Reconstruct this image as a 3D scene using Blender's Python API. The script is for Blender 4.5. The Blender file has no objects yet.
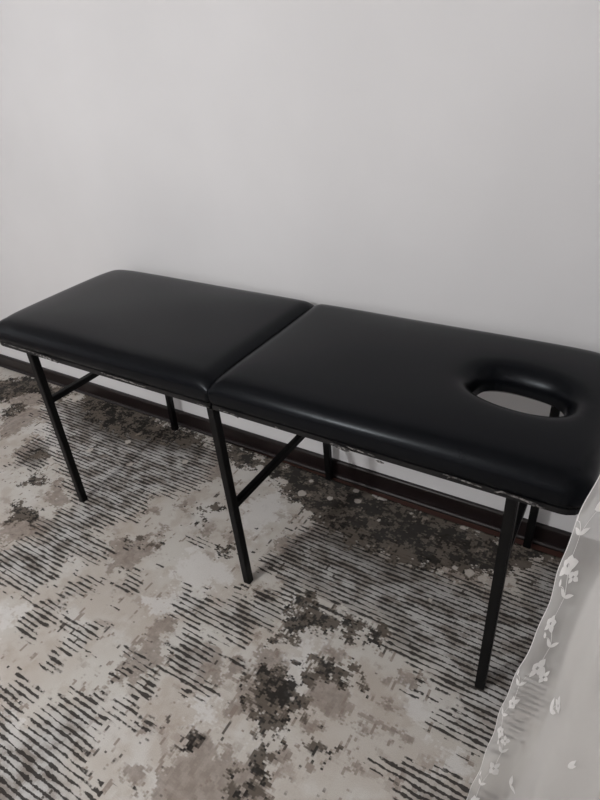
import bpy, bmesh, math, random
import numpy as np
from mathutils import Vector, Matrix
from mathutils.geometry import delaunay_2d_cdt
random.seed(7); rng = np.random.default_rng(11)
SC = bpy.context.scene
COL = SC.collection

# ------------------------------------------------------------------ helpers
def lin(c):
    return tuple(((v/255)/12.92 if v/255 <= .04045 else ((v/255+.055)/1.055)**2.4) for v in c) + (1.0,)

def link(name, me, mat=None, parent=None, smooth=False):
    o = bpy.data.objects.new(name, me); COL.objects.link(o)
    if mat: me.materials.append(mat)
    if parent: o.parent = parent
    if smooth:
        for p in me.polygons: p.use_smooth = True
    return o

def obj(name, bm, mat=None, parent=None, smooth=False):
    me = bpy.data.meshes.new(name); bm.normal_update(); bm.to_mesh(me); bm.free()
    return link(name, me, mat, parent, smooth)

def tag(o, label=None, cat=None, group=None, kind=None):
    if label: o['label'] = label
    if cat: o['category'] = cat
    if group: o['group'] = group
    if kind: o['kind'] = kind
    return o

def add_box(bm, lo, hi, bevel=0.0, seg=2):
    b = bmesh.new()
    bmesh.ops.create_cube(b, size=1)
    for v in b.verts:
        v.co = Vector([lo[i] + (v.co[i]+.5)*(hi[i]-lo[i]) for i in range(3)])
    if bevel: bmesh.ops.bevel(b, geom=b.edges[:], offset=bevel, segments=seg, affect='EDGES')
    me = bpy.data.meshes.new('tmp'); b.to_mesh(me); b.free(); bm.from_mesh(me); bpy.data.meshes.remove(me)

def add_tube(bm, p0, p1, w, h, bevel=.002, side=None):
    """square steel tube from p0 to p1; w along `side`, h along the third axis"""
    p0, p1 = Vector(p0), Vector(p1); d = (p1-p0); L = d.length; d.normalize()
    s = Vector(side or (1,0,0)); s = (s - d*s.dot(d)).normalized(); t = d.cross(s)
    b = bmesh.new(); bmesh.ops.create_cube(b, size=1)
    M = Matrix((s*w, t*h, d*L)).transposed()
    for v in b.verts: v.co = (p0+p1)/2 + M @ v.co
    es = [e for e in b.edges if abs((e.verts[0].co-e.verts[1].co).normalized().dot(d)) > .9]
    bmesh.ops.bevel(b, geom=es, offset=bevel, segments=2, affect='EDGES')
    bmesh.ops.recalc_face_normals(b, faces=b.faces[:])
    me = bpy.data.meshes.new('tmp'); b.to_mesh(me); b.free(); bm.from_mesh(me); bpy.data.meshes.remove(me)

def box_obj(name, lo, hi, mat, parent=None, bevel=0.0):
    bm = bmesh.new(); add_box(bm, lo, hi, bevel); return obj(name, bm, mat, parent)

# ------------------------------------------------------------------ node helpers
class N:
    def __init__(s, name):
        s.m = bpy.data.materials.new(name); s.m.use_nodes = True
        s.t = s.m.node_tree; s.t.nodes.clear()
        s.out = s.t.nodes.new('ShaderNodeOutputMaterial')
    def n(s, typ, **kw):
        nd = s.t.nodes.new(typ)
        for k, v in kw.items():
            if k in ('operation','data_type','blend_type','noise_dimensions','attribute_name','attribute_type','feature','distance'):
                setattr(nd, k, v)
            else: nd.inputs[k].default_value = v
        return nd
    def l(s, a, b): s.t.links.new(a, b)
    def put(s, inp, v):
        if hasattr(v, 'node') or isinstance(v, bpy.types.NodeSocket): s.l(v, inp)
        else: inp.default_value = v
    def math(s, op, a, b=0.0, c=0.0, clamp=False):
        nd = s.t.nodes.new('ShaderNodeMath'); nd.operation = op; nd.use_clamp = clamp
        for i, v in enumerate((a, b, c)): s.put(nd.inputs[i], v)
        return nd.outputs[0]
    def step(s, x, lo, hi):
        nd = s.t.nodes.new('ShaderNodeMapRange'); nd.interpolation_type = 'SMOOTHSTEP'
        s.put(nd.inputs[0], x); s.put(nd.inputs[1], lo); s.put(nd.inputs[2], hi)
        nd.inputs[3].default_value = 0; nd.inputs[4].default_value = 1
        return nd.outputs[0]
    def mix(s, f, a, b):
        nd = s.t.nodes.new('ShaderNodeMix'); nd.data_type = 'RGBA'
        s.put(nd.inputs[0], f); s.put(nd.inputs[6], a); s.put(nd.inputs[7], b)
        return nd.outputs[2]
    def noise(s, vec, scale, detail=3, rough=.5, out=0):
        nd = s.t.nodes.new('ShaderNodeTexNoise')
        s.l(vec, nd.inputs['Vector']); nd.inputs['Scale'].default_value = scale
        nd.inputs['Detail'].default_value = detail; nd.inputs['Roughness'].default_value = rough
        return nd.outputs[out]
    def coords(s, scale=(1,1,1), rot=(0,0,0), loc=(0,0,0)):
        tc = s.t.nodes.new('ShaderNodeTexCoord'); mp = s.t.nodes.new('ShaderNodeMapping')
        s.l(tc.outputs['Object'], mp.inputs[0])
        mp.inputs['Scale'].default_value = scale; mp.inputs['Rotation'].default_value = rot; mp.inputs['Location'].default_value = loc
        return mp.outputs[0]
    def principled(s, color, rough, spec=.5, normal=None, **kw):
        p = s.t.nodes.new('ShaderNodeBsdfPrincipled')
        s.put(p.inputs['Base Color'], color); s.put(p.inputs['Roughness'], rough)
        s.put(p.inputs['Specular IOR Level'], spec)
        if normal is not None: s.l(normal, p.inputs['Normal'])
        for k, v in kw.items(): s.put(p.inputs[k], v)
        s.l(p.outputs[0], s.out.inputs[0]); return p
    def bump(s, h, strength, dist):
        b = s.t.nodes.new('ShaderNodeBump'); s.l(h, b.inputs['Height'])
        b.inputs['Strength'].default_value = strength; b.inputs['Distance'].default_value = dist
        return b.outputs[0]
# ---- rug design, outlines of its motifs on the floor (metres)
RUG_S = [
  [(-0.270,0.104),(-0.591,0.278),(-0.851,0.451),(-0.692,0.547),(-0.455,0.637),(-0.083,0.569),(0.159,0.571),(0.285,0.534),(0.341,0.460),(0.354,0.329),(0.322,0.272),(0.295,0.211),(0.248,0.174),(0.226,0.112),(0.242,0.057),(0.246,-0.000),(0.191,0.001),(0.169,-0.069),(0.297,-0.130),(0.306,-0.172),(0.275,-0.203),(0.185,-0.225),(0.193,-0.296),(0.200,-0.364),(0.198,-0.402),(0.130,-0.410),(0.056,-0.416),(-0.092,-0.471),(-0.180,-0.416),(-0.099,-0.309),(-0.083,-0.256),(-0.036,-0.204),(-0.087,-0.141),(-0.052,-0.074),(-0.065,-0.004)],
  [(0.302,-0.535),(0.242,-0.466),(0.262,-0.331),(0.288,-0.246),(0.367,-0.228),(0.340,-0.313),(0.329,-0.406),(0.335,-0.505)],
  [(0.427,-0.455),(0.386,-0.417),(0.446,-0.365),(0.503,-0.359),(0.511,-0.402),(0.507,-0.458),(0.480,-0.473)],
  [(0.430,-0.251),(0.400,-0.153),(0.460,-0.156),(0.494,-0.185),(0.478,-0.244)],
  [(0.448,-0.549),(0.425,-0.495),(0.453,-0.480),(0.491,-0.526)],
  [(0.364,-0.630),(0.422,-0.605),(0.513,-0.606),(0.505,-0.633),(0.477,-0.662),(0.439,-0.682),(0.321,-0.728),(0.233,-0.673)],
  [(0.269,-0.756),(0.439,-0.682),(0.474,-0.660),(0.543,-0.663),(0.538,-0.609),(0.594,-0.568),(0.674,-0.524),(0.733,-0.564),(0.759,-0.609),(0.753,-0.654),(0.774,-0.683),(0.860,-0.711),(0.964,-0.767),(0.619,-0.963)],
  [(0.701,-0.519),(0.723,-0.504),(0.853,-0.513),(0.871,-0.532),(0.848,-0.553),(0.746,-0.551)],
  [(0.625,-0.148),(0.644,-0.110),(0.759,-0.122),(0.798,-0.066),(0.850,-0.055),(0.864,0.011),(0.929,0.013),(0.979,-0.047),(0.981,-0.126),(0.936,-0.151),(0.938,-0.207),(0.884,-0.209),(0.784,-0.204),(0.735,-0.218),(0.675,-0.230)],
  [(0.745,-0.322),(0.727,-0.247),(0.793,-0.239),(0.855,-0.244),(0.987,-0.245),(0.984,-0.271),(0.885,-0.283),(0.890,-0.350),(0.942,-0.361),(0.938,-0.382),(0.861,-0.389),(0.756,-0.378),(0.743,-0.342)],
  [(0.729,-0.471),(0.744,-0.406),(0.780,-0.403),(0.789,-0.461)],
  [(0.604,-0.380),(0.651,-0.373),(0.801,-0.371),(0.811,-0.386),(0.720,-0.401),(0.649,-0.400)],
  [(0.880,0.354),(0.963,0.397),(1.127,0.344),(1.273,0.344),(1.396,0.337),(1.506,0.349),(1.566,0.359),(1.593,0.511),(1.669,0.610),(1.795,0.593),(1.914,0.543),(1.929,0.354),(1.766,0.065),(1.659,-0.123),(1.625,-0.150),(1.600,-0.175),(1.494,-0.167),(1.484,-0.138),(1.517,-0.078),(1.483,-0.059),(1.440,-0.033),(1.357,-0.034),(1.290,-0.020),(1.278,0.041),(1.224,0.052),(1.154,0.022),(1.063,0.027),(0.981,0.041),(0.955,-0.009),(0.850,0.050),(0.795,0.084),(0.817,0.210)],
  [(1.457,-0.289),(1.483,-0.261),(1.628,-0.251),(1.730,-0.222),(1.752,-0.320),(1.524,-0.449)],
  [(0.476,0.061),(0.509,0.078),(0.609,0.059),(0.604,0.036)],
  [(-0.455,0.256),(-0.588,0.191),(-0.507,0.025),(-0.363,0.021),(-0.358,0.122)],
]
RUG_B = [
  [(-0.339,-0.047),(-0.357,0.016),(-0.307,0.071),(-0.271,0.001)],
  [(-0.947,0.281),(-0.925,0.395),(-0.850,0.388),(-0.856,0.245)],
  [(0.477,0.239),(0.484,0.274),(0.511,0.226)],
  [(0.583,0.529),(0.588,0.682),(0.808,0.655),(1.024,0.574),(1.261,0.579),(1.514,0.571),(1.659,0.672),(1.783,0.684),(1.765,0.591),(1.622,0.526),(1.539,0.403),(1.378,0.341),(1.217,0.305),(1.034,0.296),(0.874,0.351),(0.684,0.415)],
  [(0.425,0.643),(0.567,0.610),(0.696,0.480),(0.581,0.471),(0.485,0.554)],
  [(0.996,-0.149),(1.002,-0.067),(0.970,0.021),(1.010,0.056),(1.068,0.018),(1.146,0.018),(1.200,0.031),(1.221,-0.046),(1.149,-0.036),(1.076,-0.059),(1.061,-0.122)],
  [(1.218,0.029),(1.254,0.060),(1.289,0.039),(1.286,-0.011),(1.248,-0.013)],
  [(1.002,-0.282),(1.010,-0.222),(1.090,-0.224),(1.101,-0.194),(1.149,-0.241),(1.187,-0.252),(1.190,-0.300),(1.147,-0.311),(1.172,-0.351),(1.163,-0.390),(1.121,-0.396),(1.077,-0.359),(1.039,-0.334)],
  [(1.127,-0.159),(1.155,-0.126),(1.220,-0.126),(1.272,-0.124),(1.284,-0.167),(1.232,-0.163),(1.188,-0.187),(1.176,-0.233),(1.148,-0.229)],
  [(1.212,-0.346),(1.248,-0.337),(1.298,-0.343),(1.297,-0.362),(1.253,-0.365)],
  [(1.135,-0.461),(1.138,-0.412),(1.184,-0.441),(1.200,-0.495),(1.165,-0.545),(1.110,-0.559),(1.101,-0.523),(1.150,-0.516)],
  [(0.961,-0.514),(0.965,-0.486),(0.983,-0.487),(0.981,-0.517)],
  [(-0.706,0.606),(-0.392,0.646),(-0.101,0.588),(0.118,0.585),(0.197,0.523),(0.081,0.474),(-0.064,0.446),(-0.210,0.400),(-0.492,0.438)],
  [(-1.319,0.413),(-1.128,0.598),(-0.759,0.570),(-0.725,0.489),(-0.964,0.474),(-1.036,0.343),(-1.158,0.307)],
  [(-0.201,-0.212),(-0.265,-0.125),(-0.128,-0.100),(-0.097,-0.171)],
  [(-0.476,0.095),(-0.500,0.157),(-0.433,0.165),(-0.400,0.101)],
  [(0.252,0.599),(0.389,0.601),(0.504,0.526),(0.439,0.457),(0.323,0.513)],
  [(0.641,0.075),(0.664,0.098),(0.683,0.072),(0.670,0.049)],
  [(0.434,0.199),(0.448,0.225),(0.469,0.174)],
  [(0.476,0.136),(0.490,0.166),(0.507,0.128)],
  [(0.310,-0.053),(0.321,-0.013),(0.344,-0.046)],
  [(0.390,-0.033),(0.403,-0.005),(0.417,-0.030)],
]
RUG_T = [
  [(-0.880,0.234),(-0.859,0.395),(-0.703,0.397),(-0.691,0.212),(-0.723,0.125)],
  [(-0.573,0.072),(-0.614,0.267),(-0.517,0.260),(-0.463,0.070)],
  [(-1.102,0.388),(-0.986,0.555),(-0.751,0.498),(-0.866,0.340)],
  [(-0.676,0.533),(-0.419,0.602),(-0.150,0.537),(-0.253,0.442),(-0.421,0.407)],
  [(0.955,-0.163),(1.019,-0.167),(1.088,-0.183),(1.168,-0.324),(1.045,-0.380),(0.996,-0.416),(0.991,-0.328),(0.984,-0.247)],
  [(0.972,-0.653),(0.947,-0.573),(0.982,-0.471),(1.018,-0.453),(1.099,-0.475),(1.136,-0.408),(1.217,-0.486),(1.238,-0.568),(1.010,-0.719)],
  [(1.127,-0.159),(1.286,-0.166),(1.290,-0.263),(1.256,-0.293),(1.166,-0.270)],
  [(1.141,-0.101),(1.205,-0.073),(1.231,-0.123),(1.185,-0.134)],
  [(1.351,-0.105),(1.364,-0.064),(1.440,-0.056),(1.433,-0.092),(1.375,-0.111)],
  [(1.355,-0.179),(1.376,-0.149),(1.423,-0.153),(1.416,-0.176),(1.370,-0.189)],
  [(1.381,-0.212),(1.465,-0.217),(1.461,-0.233),(1.392,-0.224)],
  [(1.336,-0.237),(1.347,-0.213),(1.367,-0.220),(1.370,-0.275),(1.344,-0.279)],
  [(1.339,-0.341),(1.353,-0.320),(1.371,-0.339),(1.351,-0.361)],
  [(0.820,-0.013),(0.925,0.020),(0.943,-0.032),(0.862,-0.049)],
  [(0.865,0.235),(0.983,0.243),(1.029,0.143),(0.980,0.094),(0.913,0.155)],
  [(0.769,0.185),(0.926,0.349),(1.018,0.287),(1.004,0.203),(0.956,0.082),(0.934,0.024),(0.871,0.061),(0.882,0.139)],
  [(0.242,-0.088),(0.359,0.000),(0.443,-0.038),(0.406,-0.149),(0.350,-0.199)],
  [(0.862,-0.621),(0.895,-0.594),(0.925,-0.611),(0.932,-0.646),(0.893,-0.648)],
  [(0.334,0.167),(0.355,0.209),(0.392,0.153),(0.364,0.138)],
  [(0.249,0.105),(0.284,0.135),(0.315,0.113),(0.273,0.080)],
  [(0.361,0.041),(0.374,0.060),(0.437,-0.031),(0.404,-0.037)],
  [(0.510,0.106),(0.534,0.148),(0.563,0.117),(0.545,0.080)],
  [(0.619,0.134),(0.649,0.167),(0.680,0.112),(0.648,0.095)],
  [(0.647,0.235),(0.693,0.247),(0.703,0.206),(0.664,0.197)],
  [(0.653,-0.513),(0.641,-0.341),(0.635,-0.222),(0.690,-0.213),(0.719,-0.336),(0.767,-0.347),(0.733,-0.435)],
  [(1.158,-0.429),(1.194,-0.390),(1.232,-0.427),(1.223,-0.483)],
  [(1.191,-0.311),(1.233,-0.288),(1.244,-0.325),(1.211,-0.344)],
  [(-0.270,0.104),(-0.073,-0.008),(-0.052,-0.074),(-0.167,-0.055)],
  [(-0.232,-0.216),(-0.148,-0.142),(-0.015,-0.104),(0.003,-0.212),(-0.112,-0.299)],
  [(0.799,-0.293),(0.836,-0.235),(0.895,-0.248),(0.941,-0.355),(0.892,-0.382)],
  [(0.911,-0.269),(0.940,-0.235),(0.984,-0.271),(0.947,-0.302)],
  [(1.265,0.365),(1.420,0.421),(1.514,0.376),(1.484,0.316),(1.353,0.314)],
  [(1.279,0.476),(1.415,0.493),(1.415,0.438),(1.315,0.426)],
  [(0.148,0.549),(0.319,0.511),(0.405,0.404),(0.366,0.314)],
]
RUG_W = [
  [(0.544,-0.218),(0.655,-0.123),(0.744,-0.129),(0.690,-0.213),(0.597,-0.251)],
  [(0.898,-0.411),(0.969,-0.359),(1.001,-0.431),(0.949,-0.451)],
  [(0.156,-0.486),(0.209,-0.418),(0.261,-0.472),(0.224,-0.533)],
  [(1.500,-0.220),(1.591,-0.188),(1.613,-0.219),(1.527,-0.257)],
  [(0.462,-0.698),(0.547,-0.682),(0.661,-0.705),(0.690,-0.743),(0.567,-0.771)],
  [(1.070,-0.109),(1.128,-0.078),(1.152,-0.145),(1.144,-0.244),(1.086,-0.191)],
  [(1.131,-0.388),(1.143,-0.451),(1.107,-0.430)],
  [(-0.674,0.285),(-0.548,0.393),(-0.326,0.234),(-0.423,0.146)],
  [(-0.464,0.510),(-0.303,0.557),(-0.153,0.472),(-0.289,0.424)],
  [(-0.108,0.301),(0.051,0.264),(0.021,0.205)],
  [(0.525,0.031),(0.681,0.034),(0.776,-0.036),(0.655,-0.123),(0.553,-0.107)],
  [(0.565,0.284),(0.657,0.427),(0.736,0.340),(0.723,0.189),(0.643,0.175)],
  [(0.934,0.024),(0.956,0.082),(1.011,0.021),(1.008,-0.064),(0.966,-0.045)],
  [(0.923,0.264),(0.965,0.313),(1.012,0.248),(0.953,0.238)],
  [(1.389,-0.110),(1.441,-0.097),(1.483,-0.136),(1.458,-0.179)],
  [(1.471,0.107),(1.509,0.127),(1.503,0.070)],
]
RUG_C = [(0.741,0.530,0.014),(0.745,0.452,0.022),(0.961,0.510,0.019),(0.929,0.558,0.016),(1.164,0.540,0.009),(1.354,0.558,0.016),(1.143,-0.273,0.010),(1.172,-0.394,0.010),(1.164,-0.239,0.008),(1.204,-0.280,0.012),(1.036,-0.280,0.007),(1.201,-0.163,0.008),(1.221,-0.090,0.009),(1.088,-0.068,0.009),(1.229,0.027,0.008),(1.271,-0.102,0.006),(1.195,-0.461,0.007),(1.052,-0.496,0.008),(0.650,0.477,0.016),(0.629,0.413,0.016),(0.857,0.476,0.016),(1.387,0.365,0.016),(1.436,0.367,0.022),(1.476,0.365,0.019),(1.349,0.326,0.013),(1.252,0.308,0.010),(1.359,0.206,0.009),(1.077,0.455,0.011),(0.193,0.529,0.014),(0.191,0.394,0.018),(-0.276,0.670,0.016),(-0.147,0.389,0.019),(-0.262,0.265,0.019),(-0.019,0.274,0.018),(-0.455,0.256,0.015),(-0.676,0.533,0.022),(-0.542,0.650,0.016),(0.525,-0.616,0.006),(1.075,-0.375,0.008)]
LAMP_W, LAMP_P, FILL_W, EXPO = 84, (.15, -2.05, 2.10), 2.5, 0.17
# ------------------------------------------------------------------ materials
def mat_wall():
    k = N('painted_plaster'); v = k.coords()
    f = k.step(k.noise(v, 1.6, 3), .3, .7)
    c = k.mix(f, lin((220,219,220)), lin((226,225,226)))
    b = k.bump(k.noise(v, 90, 3), .12, .002)
    k.principled(c, .7, .3, b); return k.m
def mat_ceiling():
    k = N('white_ceiling_paint'); v = k.coords()
    k.principled(k.mix(k.noise(v, 2), lin((226,224,222)), lin((232,230,228))), .8, .2); return k.m
def mat_laminate():
    k = N('red_brown_laminate'); v = k.coords((.6, 9, 1))
    f = k.noise(v, 6, 5, .6)
    k.principled(k.mix(f, lin((58,36,32)), lin((92,62,54))), .38, .5); return k.m
def mat_baseboard():
    k = N('dark_brown_baseboard'); v = k.coords((.5, 8, 8))
    f = k.noise(v, 8, 4, .6)
    k.principled(k.mix(f, lin((22,17,17)), lin((38,29,29))), .32, .4); return k.m
def mat_vinyl():
    k = N('black_vinyl'); v = k.coords()
    vo = k.n('ShaderNodeTexVoronoi', Scale=520.0); k.l(v, vo.inputs['Vector'])
    big = k.noise(v, 7, 3)
    h = k.math('ADD', k.math('MULTIPLY', vo.outputs['Distance'], .25), k.math('MULTIPLY', big, 1.0))
    b = k.bump(h, .10, .004)
    c = k.mix(k.noise(v, 3, 3), lin((7,8,11)), lin((10,11,15)))
    r = k.math('ADD', k.math('MULTIPLY', k.noise(v, 5, 4), .08), .215)
    p = k.principled(c, r, .14, b); p.inputs['Specular Tint'].default_value = (.88, .94, 1.0, 1); return k.m
def mat_steel():
    k = N('black_painted_steel'); v = k.coords()
    f = k.step(k.noise(v, 60, 4, .7), .62, .75)
    k.principled(k.mix(f, lin((9,9,10)), lin((18,18,18))), .45, .18, k.bump(k.noise(v, 200), .1, .001)); return k.m
def mat_board():
    k = N('black_painted_board'); v = k.coords()
    f = k.step(k.noise(v, 45, 5, .7), .66, .74)
    k.principled(k.mix(f, lin((11,11,13)), lin((52,50,49))), .5, .35); return k.m
def mat_tear():
    k = N('torn_backing_cloth'); v = k.coords()
    f = k.step(k.noise(v, 120, 4, .7), .42, .6)
    k.principled(k.mix(f, lin((52,51,52)), lin((150,147,144))), .8, .2); return k.m
def mat_thread():
    k = N('white_embroidery_thread'); v = k.coords()
    c = k.mix(k.noise(v, 200), lin((228,226,224)), lin((240,239,238)))
    d = k.n('ShaderNodeBsdfDiffuse'); k.l(c, d.inputs[0])
    t = k.n('ShaderNodeBsdfTranslucent'); k.l(c, t.inputs[0])
    x = k.n('ShaderNodeMixShader', Fac=.25); k.l(d.outputs[0], x.inputs[1]); k.l(t.outputs[0], x.inputs[2])
    k.l(x.outputs[0], k.out.inputs[0]); return k.m
def mat_tulle(name, dens):
    k = N(name); v = k.coords()
    c = k.mix(k.noise(v, 6, 3), lin((222,219,216)), lin((231,229,227)))
    d = k.n('ShaderNodeBsdfDiffuse'); k.l(c, d.inputs[0])
    t = k.n('ShaderNodeBsdfTranslucent'); k.l(c, t.inputs[0])
    x = k.n('ShaderNodeMixShader', Fac=.35); k.l(d.outputs[0], x.inputs[1]); k.l(t.outputs[0], x.inputs[2])
    tr = k.n('ShaderNodeBsdfTransparent')
    # a woven net covers more when it is seen at a slant, like any real sheer
    lw = k.n('ShaderNodeLayerWeight', Blend=.35)
    cov = k.math('ADD', k.math('MULTIPLY', lw.outputs['Facing'], .30), dens, clamp=True)
    y = k.n('ShaderNodeMixShader'); k.l(cov, y.inputs[0]); k.l(tr.outputs[0], y.inputs[1]); k.l(x.outputs[0], y.inputs[2])
    k.l(y.outputs[0], k.out.inputs[0]); return k.m

def mat_rug():
    k = N('woven_abstract_rug')
    at = k.n('ShaderNodeAttribute', attribute_name='design')        # R stripes, G dark, B taupe
    at2 = k.n('ShaderNodeAttribute', attribute_name='design_light') # R light, G chips
    s1 = k.n('ShaderNodeSeparateColor'); k.l(at.outputs['Color'], s1.inputs[0])
    s2 = k.n('ShaderNodeSeparateColor'); k.l(at2.outputs['Color'], s2.inputs[0])
    v = k.coords()
    sx = k.n('ShaderNodeSeparateXYZ'); k.l(v, sx.inputs[0])
    # woven steps: noises sampled on snapped coordinates give the ragged, stair-stepped edges
    sn = k.n('ShaderNodeVectorMath', operation='SNAP'); k.l(v, sn.inputs[0]); sn.inputs[1].default_value = (.007, .005, 1)
    w = sn.outputs[0]
    def vec(scale, loc=(0,0,0), src=None):
        mp = k.n('ShaderNodeMapping'); k.l(src or v, mp.inputs[0]); mp.inputs['Scale'].default_value = scale; mp.inputs['Location'].default_value = loc
        return mp.outputs[0]
    c0 = lambda x: k.math('SUBTRACT', x, .5)
    # rug yarn fields
    nA = k.noise(vec((1,1,1), (3,1,0), w), 24, 6, .74)
    nB = k.noise(vec((1,1,1), (9,4,0), w), 40, 4, .6)
    nC = k.noise(vec((1,1.5,1), (5,8,0), w), 12, 4, .6)
    nL = k.noise(vec((1,1,1), (2,7,0)), 3.2, 4, .6)
    nL2 = k.noise(vec((1.4,1,1), (12,3,0), w), 6.5, 5, .65)
    # base cream with beige drifts
    base = k.mix(k.step(nL, .36, .64), lin((200,196,190)), lin((189,181,173)))
    base = k.mix(k.math('MULTIPLY', k.step(nL2, .50, .60), .5), base, lin((176,164,153)))
    base = k.mix(k.math('MULTIPLY', k.step(k.noise(vec((1,1.2,1), (31,3,0), w), 9, 5, .65), .56, .62), .6), base, lin((160,149,141)))
    base = k.mix(k.math('MULTIPLY', k.step(k.noise(vec((1,1.2,1), (21,13,0), w), 5, 4, .6), .52, .64), .7), base, lin((208,205,201)))
    # taupe shapes
    T = k.math('ADD', s1.outputs[2], k.math('MULTIPLY', c0(nA), 1.1))
    tcol = k.mix(k.step(nB, .35, .65), lin((128,117,109)), lin((156,144,135)))
    base = k.mix(k.math('MULTIPLY', k.step(T, .47, .55), .8), base, tcol)
    base = k.mix(k.math('MULTIPLY', k.step(k.noise(vec((1.5,.55,1), (51,23,0), w), 26, 3, .6), .615, .645), .8), base, lin((140,127,118)))
    L = k.math('ADD', s2.outputs[0], k.math('MULTIPLY', c0(nA), 1.2))
    base = k.mix(k.math('MULTIPLY', k.step(L, .46, .56), .85), base, lin((212,209,206)))
    # stripes run along the length of the rug; each line breaks up into dashes
    wob = k.math('MULTIPLY', c0(k.noise(vec((3.5,9,1), (1,1,0)), 4, 3, .6)), .012)
    yy = k.math('ADD', sx.outputs[1], wob)
    ph = k.math('MULTIPLY', yy, 1/.0168)
    row = k.math('FLOOR', ph)
    ph = k.math('FRACT', ph)
    tri = k.math('MULTIPLY', k.math('ABSOLUTE', k.math('SUBTRACT', ph, .5)), 2.0)     # 0 mid line .. 1 between lines
    cb = k.n('ShaderNodeCombineXYZ'); k.l(k.math('MULTIPLY', sx.outputs[0], 22), cb.inputs[0]); k.l(k.math('MULTIPLY', row, 3.7), cb.inputs[1])
    brk = k.noise(cb.outputs[0], 1.0, 3, .65)                                    # differs from line to line
    fine = k.noise(vec((1,1,1), (4,4,0)), 130, 2, .6)
    wid = k.math('ADD', .385, k.math('MULTIPLY', c0(brk), 1.25))
    wid = k.math('ADD', wid, k.math('MULTIPLY', c0(nC), 1.25))
    wid = k.math('ADD', wid, k.math('MULTIPLY', c0(fine), .8))
    ink = k.math('SUBTRACT', 1.0, k.step(tri, k.math('SUBTRACT', wid, .08), k.math('ADD', wid, .08)))
    sn2 = k.n('ShaderNodeCombineXYZ'); k.l(k.math('MULTIPLY', sx.outputs[0], 9), sn2.inputs[0]); k.l(k.math('MULTIPLY', row, 1.3), sn2.inputs[1])
    S = k.math('ADD', s1.outputs[0], k.math('MULTIPLY', c0(k.noise(vec((1,1.1,1), (6,2,0), w), 14, 5, .7)), 1.0))
    S = k.math('ADD', S, k.math('MULTIPLY', c0(k.noise(sn2.outputs[0], 1.0, 3, .6)), .75))
    S = k.math('ADD', S, k.math('MULTIPLY', k.step(k.noise(vec((1,1.3,1), (41,17,0), w), 11, 3, .6), .60, .66), .40))
    Sm = k.step(S, .46, .54)
    gap = k.mix(k.step(nC, .40, .62), lin((190,188,186)), lin((140,133,127)))
    gap = k.mix(k.math('MULTIPLY', k.step(s1.outputs[1], .0, .45), .8), gap, lin((84,78,73)))
    grd = k.mix(k.math('MULTIPLY', Sm, k.step(s1.outputs[0], .4, .95)), base, gap)
    col = k.mix(k.math('MULTIPLY', k.math('MULTIPLY', Sm, ink), .92), grd, k.mix(nB, lin((24,23,23)), lin((56,52,50))))
    # short dark dashes running across the rug
    dash = k.step(k.math('ADD', k.noise(vec((1.7,.5,1), (61,3,0), w), 30, 3, .6), k.math('MULTIPLY', c0(k.noise(vec((1,1,1), (71,3,0)), 2.6, 2, .5)), .35)), .675, .70)
    col = k.mix(k.math('MULTIPLY', dash, .85), col, lin((66,60,56)))
    # dark speckled blotches, blackest towards their middle
    D = k.math('ADD', s1.outputs[1], k.math('MULTIPLY', c0(nA), 1.5))
    Dm = k.step(D, .46, .54)
    spn = k.math('ADD', k.noise(vec((1,1,1), (17,2,0), w), 48, 4, .75), k.math('MULTIPLY', c0(k.noise(vec((1,1,1), (7,12,0), w), 13, 3, .6)), .8))
    spk = k.step(spn, k.math('ADD', .36, k.math('MULTIPLY', s1.outputs[1], .14)), k.math('ADD', .42, k.math('MULTIPLY', s1.outputs[1], .18)))
    dcol = k.mix(spk, lin((34,32,30)), lin((96,88,80)))
    dcol = k.mix(k.step(k.noise(vec((1,1,1), (27,2,0), w), 17, 4, .7), .57, .66), dcol, lin((132,121,111)))
    col = k.mix(k.math('MULTIPLY', Dm, .95), col, dcol)
    # pale chips
    Cc = k.math('ADD', s2.outputs[1], k.math('MULTIPLY', c0(nB), .6))
    col = k.mix(k.math('MULTIPLY', k.step(Cc, .5, .6), .85), col, lin((196,188,180)))
    pile = k.noise(v, 420, 2, .6)
    col = k.mix(k.math('MULTIPLY', k.step(pile, .3, .7), .16), col, lin((60,56,54)))
    hgt = k.math('ADD', k.math('MULTIPLY', pile, .6), k.math('MULTIPLY', k.math('MULTIPLY', Sm, ink), -.8))
    k.principled(col, .95, .1, k.bump(hgt, .35, .003)); return k.m

M_WALL, M_CEIL, M_FLOOR, M_BASE = mat_wall(), mat_ceiling(), mat_laminate(), mat_baseboard()
M_VINYL, M_STEEL, M_BOARD, M_TEAR = mat_vinyl(), mat_steel(), mat_board(), mat_tear()
M_THREAD, M_TULLE, M_TULLE2, M_RUG = mat_thread(), mat_tulle('sheer_tulle', .46), mat_tulle('doubled_tulle', .70), mat_rug()

# ------------------------------------------------------------------ room shell
X0, X1, Y0, YW, ZF, ZC = -2.7, 2.06, -3.5, .624, -.010, 2.62
def shell(name, lo, hi, m): return tag(box_obj(name, lo, hi, m), kind='structure')
shell('floor', (X0-.1, Y0-.1, ZF-.1), (X1+.1, YW+.1, ZF), M_FLOOR)
shell('ceiling', (X0-.1, Y0-.1, ZC), (X1+.1, YW+.1, ZC+.1), M_CEIL)
shell('wall_back', (X0-.1, YW, ZF), (X1+.1, YW+.1, ZC), M_WALL)
shell('wall_front', (X0-.1, Y0-.1, ZF), (X1+.1, Y0, ZC), M_WALL)
shell('wall_left', (X0-.1, Y0, ZF), (X0, YW, ZC), M_WALL)
shell('wall_right', (X1, Y0, ZF), (X1+.1, YW, ZC), M_WALL)

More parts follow.
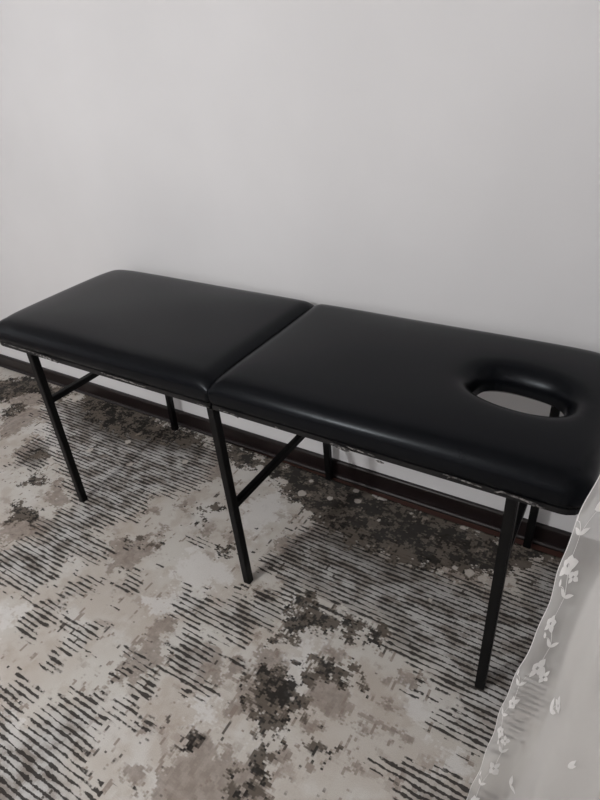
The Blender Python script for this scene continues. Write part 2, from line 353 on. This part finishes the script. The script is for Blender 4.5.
bm = bmesh.new()      # baseboard: profile swept along the wall, a rounded top lip and a small toe moulding
prof = [(YW, ZF), (.600, ZF), (.599, ZF+.008), (.603, ZF+.014), (.609, ZF+.017), (.609, .060), (.6105, .066), (.6135, .069), (.618, .070), (YW, .070)]
ra = [bm.verts.new((X0, y, z)) for y, z in prof]; rb = [bm.verts.new((X1, y, z)) for y, z in prof]
for i in range(len(prof)):
    j = (i+1) % len(prof); bm.faces.new((ra[i], rb[i], rb[j], ra[j]))
bm.faces.new(ra); bm.faces.new(rb[::-1]); bmesh.ops.recalc_face_normals(bm, faces=bm.faces[:])
tag(obj('baseboard_back', bm, M_BASE), kind='structure')

# ------------------------------------------------------------------ rug
def poly_sdf(P, X, Y):
    P = np.array(P); n = len(P); d = np.full(X.shape, 1e9); ins = np.zeros(X.shape, bool)
    for i in range(n):
        a, b = P[i], P[(i+1) % n]; e = b-a; wx, wy = X-a[0], Y-a[1]
        t = np.clip((wx*e[0]+wy*e[1])/(e@e+1e-12), 0, 1)
        d = np.minimum(d, (wx-e[0]*t)**2+(wy-e[1]*t)**2)
        c = (a[1] > Y) != (b[1] > Y)
        xi = a[0]+(Y-a[1])*(b[0]-a[0])/((b[1]-a[1]) if abs(b[1]-a[1]) > 1e-9 else 1e-9)
        ins ^= c & (X < xi)
    d = np.sqrt(d); return np.where(ins, d, -d)
def field(polys, X, Y, soft):
    F = np.full(X.shape, -1.0)
    for P in polys: F = np.maximum(F, poly_sdf(P, X, Y))
    return np.clip(.5+F/soft*.5, 0, 1)
def rug():
    xs = np.arange(-1.75, 1.985, .009); ys = np.concatenate([np.arange(-2.3, -.95, .05), np.arange(-.95, .5951, .0075)])
    X, Y = np.meshgrid(xs, ys)
    # the rug's far edge runs a little askew to the wall
    s = (Y-ys[0])/(ys[-1]-ys[0])
    edge = .596 - .030*np.clip((X-.0)/1.2, 0, 1)
    Y = ys[0]+s*(edge-ys[0])
    S = field(RUG_S, X, Y, .11); B = np.maximum(field(RUG_B, X, Y, .10), .52*field(RUG_B[3:5], X, Y, .24)); T = field(RUG_T, X, Y, .11); W = field(RUG_W, X, Y, .13)
    C = np.zeros(X.shape)
    for cx, cy, r in RUG_C: C = np.maximum(C, np.clip(.5+(r*.85-np.hypot(X-cx, Y-cy))/.02*.5, 0, 1))
    ny, nx = X.shape
    V = np.stack([X.ravel(), Y.ravel(), np.zeros(X.size)], 1)
    i = np.arange(ny*nx).reshape(ny, nx)
    F = np.stack([i[:-1,:-1], i[:-1,1:], i[1:,1:], i[1:,:-1]], -1).reshape(-1, 4)
    # rim going down to the floor
    rim = np.concatenate([i[0,:], i[1:,-1], i[-1,-2::-1], i[-2:0:-1,0]])
    low = V[rim].copy(); low[:,2] = ZF; k = len(V)+np.arange(len(rim))
    V = np.concatenate([V, low]); F2 = np.stack([np.roll(rim,-1), rim, k, np.roll(k,-1)], 1)
    me = bpy.data.meshes.new('rug'); me.from_pydata(V.tolist(), [], np.concatenate([F, F2]).tolist()+[k[::-1].tolist()]); me.update()
    def attr(nm, ch):
        a = me.attributes.new(nm, 'FLOAT_COLOR', 'POINT'); d = np.zeros((len(V), 4), np.float32); d[:,3] = 1
        for c, A in enumerate(ch): d[:X.size,c] = A.ravel(); d[X.size:,c] = A.ravel()[rim]
        a.data.foreach_set('color', d.ravel())
    attr('design', (S, B, T)); attr('design_light', (W, C))
    o = link('rug', me, M_RUG, None, True)
    tag(o, 'cream and taupe abstract rug with broken black stripes covering the floor', 'rug')
rug()

# ------------------------------------------------------------------ massage table
X2, X3, WL, H = .785, 1.569, .571, .68
YF, YB, XL, XS, XR = -.006, .598, -.188, .774, 1.712
table = bpy.data.objects.new('massage_table', None); COL.objects.link(table)
table.location = (X2, WL/2, 0); table.empty_display_size = .1
tag(table, 'black vinyl two-section massage table with a face hole on thin black steel legs', 'massage table')
TL = Vector(table.location)
def part(name, bm, m, parent=table, smooth=False):
    """shapes are written in room coordinates; the part is parented with the table's origin taken off"""
    bmesh.ops.translate(bm, verts=bm.verts[:], vec=-TL)
    return obj(name, bm, m, parent, smooth)

def rr_sdf(x, y, x0, x1, y0, y1, rad):
    """signed distance (positive inside) to a rectangle with a radius of its own at each corner (LF, RF, RB, LB)"""
    cx, cy = (x0+x1)/2, (y0+y1)/2; px, py = x-cx, y-cy
    r = (rad[1] if py < 0 else rad[2]) if px > 0 else (rad[0] if py < 0 else rad[3])
    qx, qy = abs(px)-(x1-x0)/2+r, abs(py)-(y1-y0)/2+r
    return -(min(max(qx, qy), 0)+math.hypot(max(qx, 0), max(qy, 0))-r)
def rr_loop(x0, x1, y0, y1, rad, off=0.0, step=.012):
    x0, x1, y0, y1 = x0+off, x1-off, y0+off, y1-off
    pts = []
    R = [max(r-off, .0015) for r in rad]
    for (cx, cy, a0, r) in ((x0+R[0], y0+R[0], 180, R[0]), (x1-R[1], y0+R[1], 270, R[1]), (x1-R[2], y1-R[2], 0, R[2]), (x0+R[3], y1-R[3], 90, R[3])):
        n = 10
        for k in range(n+1):
            a = math.radians(a0+90*k/n); pts.append((cx+r*math.cos(a), cy+r*math.sin(a)))
    out = []
    for i, p in enumerate(pts):
        q = pts[(i+1) % len(pts)]; d = math.hypot(q[0]-p[0], q[1]-p[1]); m = max(1, int(d/step))
        for k in range(m): out.append((p[0]+(q[0]-p[0])*k/m, p[1]+(q[1]-p[1])*k/m))
    return out
HC, HA, HB, HROT, HN = (1.506, .292), .108, .070, math.radians(-8), 2.6
def hole_pt(a, off=0.0):
    n = HN; c, s = math.cos(a), math.sin(a)
    ex = (HA+off)*math.copysign(abs(c)**(2/n), c); ey = (HB+off)*math.copysign(abs(s)**(2/n), s)
    return (HC[0]+ex*math.cos(HROT)-ey*math.sin(HROT), HC[1]+ex*math.sin(HROT)+ey*math.cos(HROT))
def hole_d(x, y):
    dx, dy = x-HC[0], y-HC[1]; u = dx*math.cos(HROT)+dy*math.sin(HROT); w = -dx*math.sin(HROT)+dy*math.cos(HROT)
    n = HN; rr = (abs(u/HA)**n+abs(w/HB)**n)**(1/n)
    return (rr-1)*math.hypot(u, w)/max(rr, 1e-6)
ZB, ZS, ZT = .6945, .725, .770
def soft(s, S, p):
    t = min(max(s/S, 0), 1); return (1-(1-t)**p)**(1/p)
def cushion(x0, x1, rad, hole):
    y0, y1 = YF, YB
    def pillow(x, y, S, p):      # superquadric roll-over that also rounds the corners down; tighter along the seam
        qy = max(1-min(y-y0, y1-y)/S, 0); free = (x1-x) if hole else (x-x0); seam = (x-x0) if hole else (x1-x)
        if free < seam:
            return max(0, 1-max(1-free/S, 0)**p-min(qy, 1)**p)**(1/p)
        return max(0, 1-min(qy, 1)**p)**(1/p)*(1-.40*max(1-max(seam, 0)/(.55*S+.008), 0)**2.0)
    def z_at(x, y):
        h = .84*pillow(x, y, .058, 2.2)+.16*pillow(x, y, .15, 1.9)
        u = (y-(y0+y1)/2)/((y1-y0)/2); w = (x-(x0+x1)/2)/((x1-x0)/2)
        z = ZS+(ZT-ZS)*h + .009*max(0, 1-abs(u)**2.6)*max(0, 1-abs(w)**4)
        if hole:
            d = hole_d(x, y); z -= .060*(1-soft(d, .052, 2.1))+.004*math.exp(-(d/.05)**2)
        z += .0016*math.sin(x*9+1)*math.sin(y*11+.5)*h
        return z
    pts, edges = [], []
    def ring(loop, constrain):
        b = len(pts); pts.extend(Vector(p) for p in loop)
        if constrain:
            n = len(loop); edges.extend((b+i, b+(i+1) % n) for i in range(n))
        return list(range(b, b+len(loop)))
    outer = rr_loop(x0, x1, y0, y1, rad)
    ro = ring(outer, True)
    for off in (.0007, .002, .0045, .008, .013, .020, .029, .040, .053, .066): ring(rr_loop(x0, x1, y0, y1, rad, off), False)
    hr = []
    if hole:
        NH = 96
        hr = ring([hole_pt(2*math.pi*k/NH) for k in range(NH)], True)
        for off in (.0006, .002, .005, .009, .015, .022, .031, .042, .055): ring([hole_pt(2*math.pi*k/NH, off) for k in range(NH)], False)
    gx = x0+.08
    while gx < x1-.075:
        gy = y0+.08
        while gy < y1-.075:
            if not hole or hole_d(gx, gy) > .065: pts.append(Vector((gx+random.uniform(-.001,.001), gy)))
            gy += .018
        gx += .018
    vs, _, fs, ov, _, _ = delaunay_2d_cdt(pts, edges, [], 0, 1e-6)
    bm = bmesh.new(); m = {}
    BV = [bm.verts.new((v.x, v.y, z_at(v.x, v.y))) for v in vs]
    for new, olds in enumerate(ov):
        for o_ in olds: m[o_] = BV[new]
    for f in fs:
        c = sum((vs[i] for i in f), Vector((0,0)))/len(f)
        if rr_sdf(c.x, c.y, x0, x1, y0, y1, rad) < -1e-5: continue
        if hole and hole_d(c.x, c.y) < -1e-5: continue
        try: bm.faces.new([BV[i] for i in f])
        except ValueError: pass
    # sides: straight, a slight belly, then tucked in under the seam
    def skirt(idx, nrm, prof, bottom):
        prev = [m[i] for i in idx]; n = len(idx)
        for off, z in prof:
            cur = [bm.verts.new((pts[i].x+nrm[k][0]*off, pts[i].y+nrm[k][1]*off, z)) for k, i in enumerate(idx)]
            for k in range(n): bm.faces.new((prev[k], prev[(k+1) % n], cur[(k+1) % n], cur[k]))
            prev = cur
        return prev
    n = len(outer); nr = []
    for k in range(n):
        a, b = outer[k-1], outer[(k+1) % n]; t = Vector((b[0]-a[0], b[1]-a[1])).normalized(); nr.append((t.y, -t.x))
    lo = skirt(ro, nr, [(.0015, .716), (.0015, .710), (0, .704), (-.0025, .699), (-.006, ZB)], True)
    if hole:
        nh = []
        for k in range(96):
            a, b = hole_pt(2*math.pi*(k-1)/96), hole_pt(2*math.pi*(k+1)/96); t = Vector((b[0]-a[0], b[1]-a[1])).normalized(); nh.append((-t.y, t.x))
        zr = [z_at(*pts[i]) for i in hr]
        lh = skirt(hr, nh, [(.0005, .708), (-.014, .698), (-.034, .6835)], True)
    bmesh.ops.remove_doubles(bm, verts=bm.verts[:], dist=1e-6)
    bmesh.ops.recalc_face_normals(bm, faces=bm.faces[:])
    if sum(f.normal.z*f.calc_area() for f in bm.faces) < 0: bmesh.ops.reverse_faces(bm, faces=bm.faces[:])
    cu = part('cushion', bm, M_VINYL, smooth=True)
    # backing board
    bm = bmesh.new(); lp = rr_loop(x0, x1, y0, y1, rad, .003, .05)
    pv = [Vector(p) for p in lp]; ed = [(i, (i+1) % len(lp)) for i in range(len(lp))]
    if hole:
        b = len(pv); hp = [hole_pt(2*math.pi*k/64, .040) for k in range(64)]
        pv += [Vector(p) for p in hp]; ed += [(b+i, b+(i+1) % 64) for i in range(64)]
    vs, _, fs, ov, _, _ = delaunay_2d_cdt(pv, ed, [], 0, 1e-6)
    tv = [bm.verts.new((v.x, v.y, ZB)) for v in vs]
    for f in fs:
        c = sum((vs[i] for i in f), Vector((0,0)))/len(f)
        if rr_sdf(c.x, c.y, x0+.003, x1-.003, y0+.003, y1-.003, rad) < -1e-5 or (hole and hole_d(c.x, c.y) < .0385): continue
        bm.faces.new([tv[i] for i in f])
    r = bmesh.ops.extrude_face_region(bm, geom=bm.faces[:])
    bmesh.ops.translate(bm, verts=[g for g in r['geom'] if isinstance(g, bmesh.types.BMVert)], vec=(0,0,H-ZB))
    bmesh.ops.recalc_face_normals(bm, faces=bm.faces[:])
    bd = part('backing_board', bm, M_BOARD, cu)
    return cu, bd
cush_l, board_l = cushion(XL, XS-.0006, (.050, .010, .006, .095), False)
cush_r, board_r = cushion(XS+.0006, XR, (.008, .055, .055, .006), True)
cush_r['label'] = 'black vinyl cushion with an oval face hole'

# torn vinyl along the front seam: ragged little flaps
def tear(path, w, parent):
    bm = bmesh.new(); prev = None
    for k, (x, z) in enumerate(path):
        t = k/(len(path)-1); ww = .62*w*(.35+.65*math.sin(math.pi*min(max(t, .06), .94)))*random.uniform(.6, 1.3)
        yo = YF-.0042-random.uniform(0, .0015)
        a = bm.verts.new((x, yo, z+ww/2)); b = bm.verts.new((x+random.uniform(-.003,.003), yo+.0012, z-ww/2))
        if prev: bm.faces.new((prev[0], a, b, prev[1]))
        prev = (a, b)
    r = bmesh.ops.extrude_face_region(bm, geom=bm.faces[:])
    bmesh.ops.translate(bm, verts=[g for g in r['geom'] if isinstance(g, bmesh.types.BMVert)], vec=(0, .0035, 0))
    bmesh.ops.recalc_face_normals(bm, faces=bm.faces[:])
    return part('torn_edge', bm, M_TEAR, parent)
def wig(p0, p1, n, j=.0012): return [(p0[0]+(p1[0]-p0[0])*k/n, p0[1]+(p1[1]-p0[1])*k/n+random.uniform(-j, j)) for k in range(n+1)]
tear(wig((-.115,.6975), (.04,.6945), 9), .004, cush_l)
tear(wig((.055,.694), (.155,.686), 7, .002), .013, cush_l)
tear(wig((.36,.6965), (.54,.6905), 12), .0042, cush_l)
tear(wig((.735,.690), (.775,.686), 4), .003, cush_l)
tear(wig((.81,.690), (.838,.688), 4), .003, cush_r)
tear(wig((.848,.688), (.872,.684), 4), .007, cush_r)
tear(wig((.99,.688), (1.0,.687), 3), .005, cush_r)
tear(wig((1.145,.690), (1.20,.684), 6, .003), .013, cush_r)
tear(wig((1.19,.694), (1.262,.690), 7), .005, cush_r)
tear(wig((1.265,.680), (1.285,.678), 3), .008, cush_r)
tear(wig((1.425,.699), (1.505,.693), 9), .004, cush_r)
tear(wig((1.432,.690), (1.442,.698), 3), .005, cush_r)
tear(wig((1.535,.692), (1.55,.697), 3), .008, cush_r)
tear(wig((1.545,.697), (1.615,.692), 8), .0045, cush_r)
tear(wig((1.598,.690), (1.632,.687), 5, .002), .010, cush_r)

A = .025
def leg(top, foot):
    bm = bmesh.new(); add_tube(bm, (foot[0], foot[1], .0011), (top[0], top[1], H), A, A)
    part('leg', bm, M_STEEL)
FO = A/2-.004
legs = [((0,FO), (-.021,.010+FO)), ((X2-.014,FO), (X2+.022,-.010+FO)), ((X3,FO), (X3+.004,-.002+FO)),
        ((0,WL), (-.014,WL-.008)), ((X2,WL), (X2+.016,WL+.006)), ((X3,WL), (X3+.002,WL))]
for t, f_ in legs: leg(t, f_)
def bar(i, j, z, hgt=.022):
    bm = bmesh.new()
    def at(l, z): (tx, ty), (fx, fy) = l; k = z/H; return (fx+(tx-fx)*k, fy+(ty-fy)*k)
    a, b = at(legs[i], z), at(legs[j], z)
    add_tube(bm, (a[0], a[1]+A/2-.001, z), (b[0], b[1]-A/2+.001, z), .021, hgt); part('crossbar', bm, M_STEEL)
bar(0, 3, .482); bar(1, 4, .325, .024); bar(2, 5, .50, .024)

# ------------------------------------------------------------------ curtain
def cat(P, t):
    n = len(P)-1; t = min(max(t, 0), 1)*n; i = min(int(t), n-1); f = t-i
    p0, p1, p2, p3 = P[max(i-1,0)], P[i], P[i+1], P[min(i+2,n)]
    return tuple(.5*(2*p1[k]+(p2[k]-p0[k])*f+(2*p0[k]-5*p1[k]+4*p2[k]-p3[k])*f*f+(3*p1[k]-p0[k]-3*p2[k]+p3[k])*f**3) for k in (0,1))
BOT = [(1.622,-.285), (1.75,-.33), (1.88,-.43), (1.94,-.62), (1.965,-.90), (1.965,-1.25), (1.965,-1.60)]
TOP = [(1.848,-.06), (1.91,-.13), (1.945,-.26), (1.965,-.50), (1.975,-.85), (1.975,-1.2), (1.975,-1.55)]
ZTOP = 2.60
def cpos(u, z, lift=0.0):
    """point of the curtain cloth: u runs along the cloth from its free edge, z is height"""
    def plan(uu):
        a, b = cat(BOT, uu), cat(TOP, uu); k = max(0, z/ZTOP)
        return Vector((a[0]+(b[0]-a[0])*k, a[1]+(b[1]-a[1])*k))
    p = plan(u); t = (plan(min(u+.004,1))-plan(max(u-.004,0))).normalized(); nrm = Vector((-abs(t.y), -abs(t.x)))
    amp = .009*min(1, u/.08)*(.6+.4*math.sin(3*u+z))
    off = amp*math.sin(2*math.pi*(u*8+.20*math.sin(z*2.1)+.1*z)) + .016*math.sin(2*math.pi*(u*5.3+.3*z)+1.0)*min(1, u/.1)
    off += .004*math.sin(z*17+u*30)
    ed = .003*math.sin(z*13)+.0015*math.sin(z*47+1)
    p = p + nrm*(off+lift) + t*ed*max(0, 1-u/.06)
    return Vector((p.x, p.y, z))
def sheet(name, u0, u1, z0, z1, m, parent=None, lift=0.0, nu=110, nz=120, hem=None):
    bm = bmesh.new(); G = []
    for j in range(nz+1):
        row = []
        for i in range(nu+1):
            u = u0(z0+(z1-z0)*j/nz) if callable(u0) else u0
            row.append(bm.verts.new(cpos(u+(u1-u)*i/nu, z0+(z1-z0)*j/nz, lift)))
        G.append(row)
    for j in range(nz):
        for i in range(nu): bm.faces.new((G[j][i], G[j][i+1], G[j+1][i+1], G[j+1][i]))
    return obj(name, bm, m, parent, True)
curtain = sheet('sheer_curtain', 0, 1, .002, ZTOP, M_TULLE, nu=220, nz=150)
tag(curtain, 'sheer off-white curtain with white embroidered flowers hanging beside the table end', 'curtain')
sheet('inner_fold', lambda z: .070+.025*math.sin(z*3.0+.6)+.012*math.sin(z*8), 1, .004, ZTOP, M_TULLE2, curtain, lift=-.022, nu=200, nz=150)
# narrow rolled hems
def ribbon(name, pts, r, m, parent):
    bm = bmesh.new(); prev = None
    for i, p in enumerate(pts):
        d = (pts[min(i+1,len(pts)-1)]-pts[max(i-1,0)]).normalized(); s = d.cross(Vector((0,-1,.2))).normalized(); t = d.cross(s)
        ring = [bm.verts.new(p+s*r*math.cos(a)+t*r*math.sin(a)) for a in (0,1.2566,2.5133,3.7699,5.0265)]
        if prev:
            for k in range(5): bm.faces.new((prev[k], prev[(k+1)%5], ring[(k+1)%5], ring[k]))
        prev = ring
    bmesh.ops.recalc_face_normals(bm, faces=bm.faces[:])
    return bm
obj('side_hem', ribbon('h', [cpos(0, .004+z*.012) for z in range(216)], .0009, M_THREAD, None), M_THREAD, curtain, True)
# embroidery: petals, leaves and a vine laid on the cloth
US = 1/1.75     # metres of cloth -> u
em = None
def sprig_begin():
    global em
    em = bmesh.new()
def sprig_end():
    global em
    obj('embroidered_sprig', em, M_THREAD, curtain, False); em = None
def blade(uc, zc, ang, L, Wd, n=7):
    up, lo = [], []
    for k in range(n+1):
        t = k/n; w = Wd*math.sin(math.pi*(.08+.90*t)**.85)*.5
        for sgn, lst in ((1, up), (-1, lo)):
            a = L*t; x = a*math.cos(ang)-sgn*w*math.sin(ang); y = a*math.sin(ang)+sgn*w*math.cos(ang)
            z = max(zc+y, .004); lst.append(em.verts.new(cpos(min(max(uc+x*US, .0005), .99), z, .0025)))
    for k in range(n): em.faces.new((up[k], up[k+1], lo[k+1], lo[k]))
def vine(pts, w=.0018):
    prev = None
    for i in range(len(pts)-1):
        (u0, z0), (u1, z1) = pts[i], pts[i+1]; m_ = 8
        for k in range(m_+ (i == len(pts)-2)):
            t = k/m_; u = u0+(u1-u0)*t; z = z0+(z1-z0)*t+.008*math.sin(math.pi*t)
            a = em.verts.new(cpos(max(u*US, .0005), max(z, .004), .002)); b = em.verts.new(cpos(max((u+w)*US, .001), max(z, .004)+w*.6, .002))
            if prev: em.faces.new((prev[0], a, b, prev[1]))
            prev = (a, b)
def flower(u, z, r, n=5, a0=0.0):
    for k in range(n):
        a = a0+2*math.pi*k/n; blade((u+.15*r*math.cos(a))*US, z+.15*r*math.sin(a), a, r*random.uniform(.6,1.15), r*random.uniform(.6,.95))
rr = random.Random(5)
z = .05; k = 0
while z < 2.5:
    u = .062+.020*math.sin(k*1.9)
    sprig_begin()
    flower(u, z, rr.uniform(.022, .030), rr.choice((4,5,5)), rr.uniform(0, 6))
    if k % 2 == 0: flower(u+.032, z-.022, .018, 4, rr.uniform(0, 6))
    zn = z+rr.uniform(.10, .14); un = .062+.020*math.sin((k+1)*1.9)
    mid = ((u+un)/2+rr.choice((-.02,.02)), (z+zn)/2)
    vine([(u, z), mid, (un, zn)])
    for s_ in (-1, 1): blade((mid[0])*US, mid[1], math.pi/2+s_*rr.uniform(.6,1.3), .028, .011)
    tip = (max(mid[0]-.03, .006), mid[1]+.02); vine([mid, tip]); blade(tip[0]*US, tip[1], rr.uniform(1.5, 3), .018, .010)
    sprig_end()
    for uu in (.18, .33, .52, .80):          # scattered sprigs farther in
        us = uu+rr.uniform(-.03, .03); zz = z+rr.uniform(-.05, .05)
        if rr.random() < .75:
            sprig_begin(); blade(us*US, zz, rr.uniform(1, 2.2), .038, .013); blade(us*US, zz, rr.uniform(-.4, .8), .03, .012)
            if rr.random() < .6: vine([(us, zz), (us+.02, zz+.04)]); flower(us+.02, zz+.04, .019, 5, rr.uniform(0, 6))
            sprig_end()
    z = zn; k += 1

# ------------------------------------------------------------------ light
def area(name, loc, target, size, power, color, shape='DISK', sy=None):
    L = bpy.data.lights.new(name, 'AREA'); L.shape = shape; L.size = size
    if sy: L.size_y = sy
    L.energy = power; L.color = color
    o = bpy.data.objects.new(name, L); COL.objects.link(o); o.location = loc
    o.rotation_euler = (Vector(target)-Vector(loc)).to_track_quat('-Z', 'Y').to_euler(); return o
lamp = bpy.data.lights.new('ceiling_lamp', 'POINT'); lamp.energy = LAMP_W; lamp.color = (.98, .982, .985); lamp.shadow_soft_size = .05
lo = bpy.data.objects.new('ceiling_lamp', lamp); COL.objects.link(lo); lo.location = LAMP_P
area('left_fill', (X0+.06, -1.3, 1.45), (0, -1.0, 1.2), 1.3, FILL_W, (.86, .93, 1.0), 'RECTANGLE', 1.4)  # added weak cool fill from the left; no window is built in that wall
w = bpy.data.worlds.new('room'); SC.world = w; w.use_nodes = True
w.node_tree.nodes['Background'].inputs[0].default_value = (.8, .85, .9, 1); w.node_tree.nodes['Background'].inputs[1].default_value = .05

# ------------------------------------------------------------------ camera
cam = bpy.data.cameras.new('camera'); co = bpy.data.objects.new('camera', cam); COL.objects.link(co)
cam.sensor_fit = 'VERTICAL'; cam.sensor_height = 32.0; cam.sensor_width = 24.0; cam.lens = 569.07/800*32
cam.clip_start = .02
r_, u_, f_ = Vector((.8571,.5113,-.0631)), Vector((-.2299,.4892,.8413)), Vector((-.461,.7066,-.5368))
f_.normalize(); r_ = (r_-f_*r_.dot(f_)).normalized(); u_ = r_.cross(f_)
Mx = Matrix((r_, u_, -f_)).transposed().to_4x4(); Mx.translation = Vector((1.6881,-.9578,1.513))
co.matrix_world = Mx
SC.camera = co
vs = SC.view_settings; vs.view_transform = 'Standard'; vs.look = 'None'; vs.gamma = 1; vs.use_curve_mapping = False
vs.exposure = EXPO
SC.display_settings.display_device = 'sRGB'
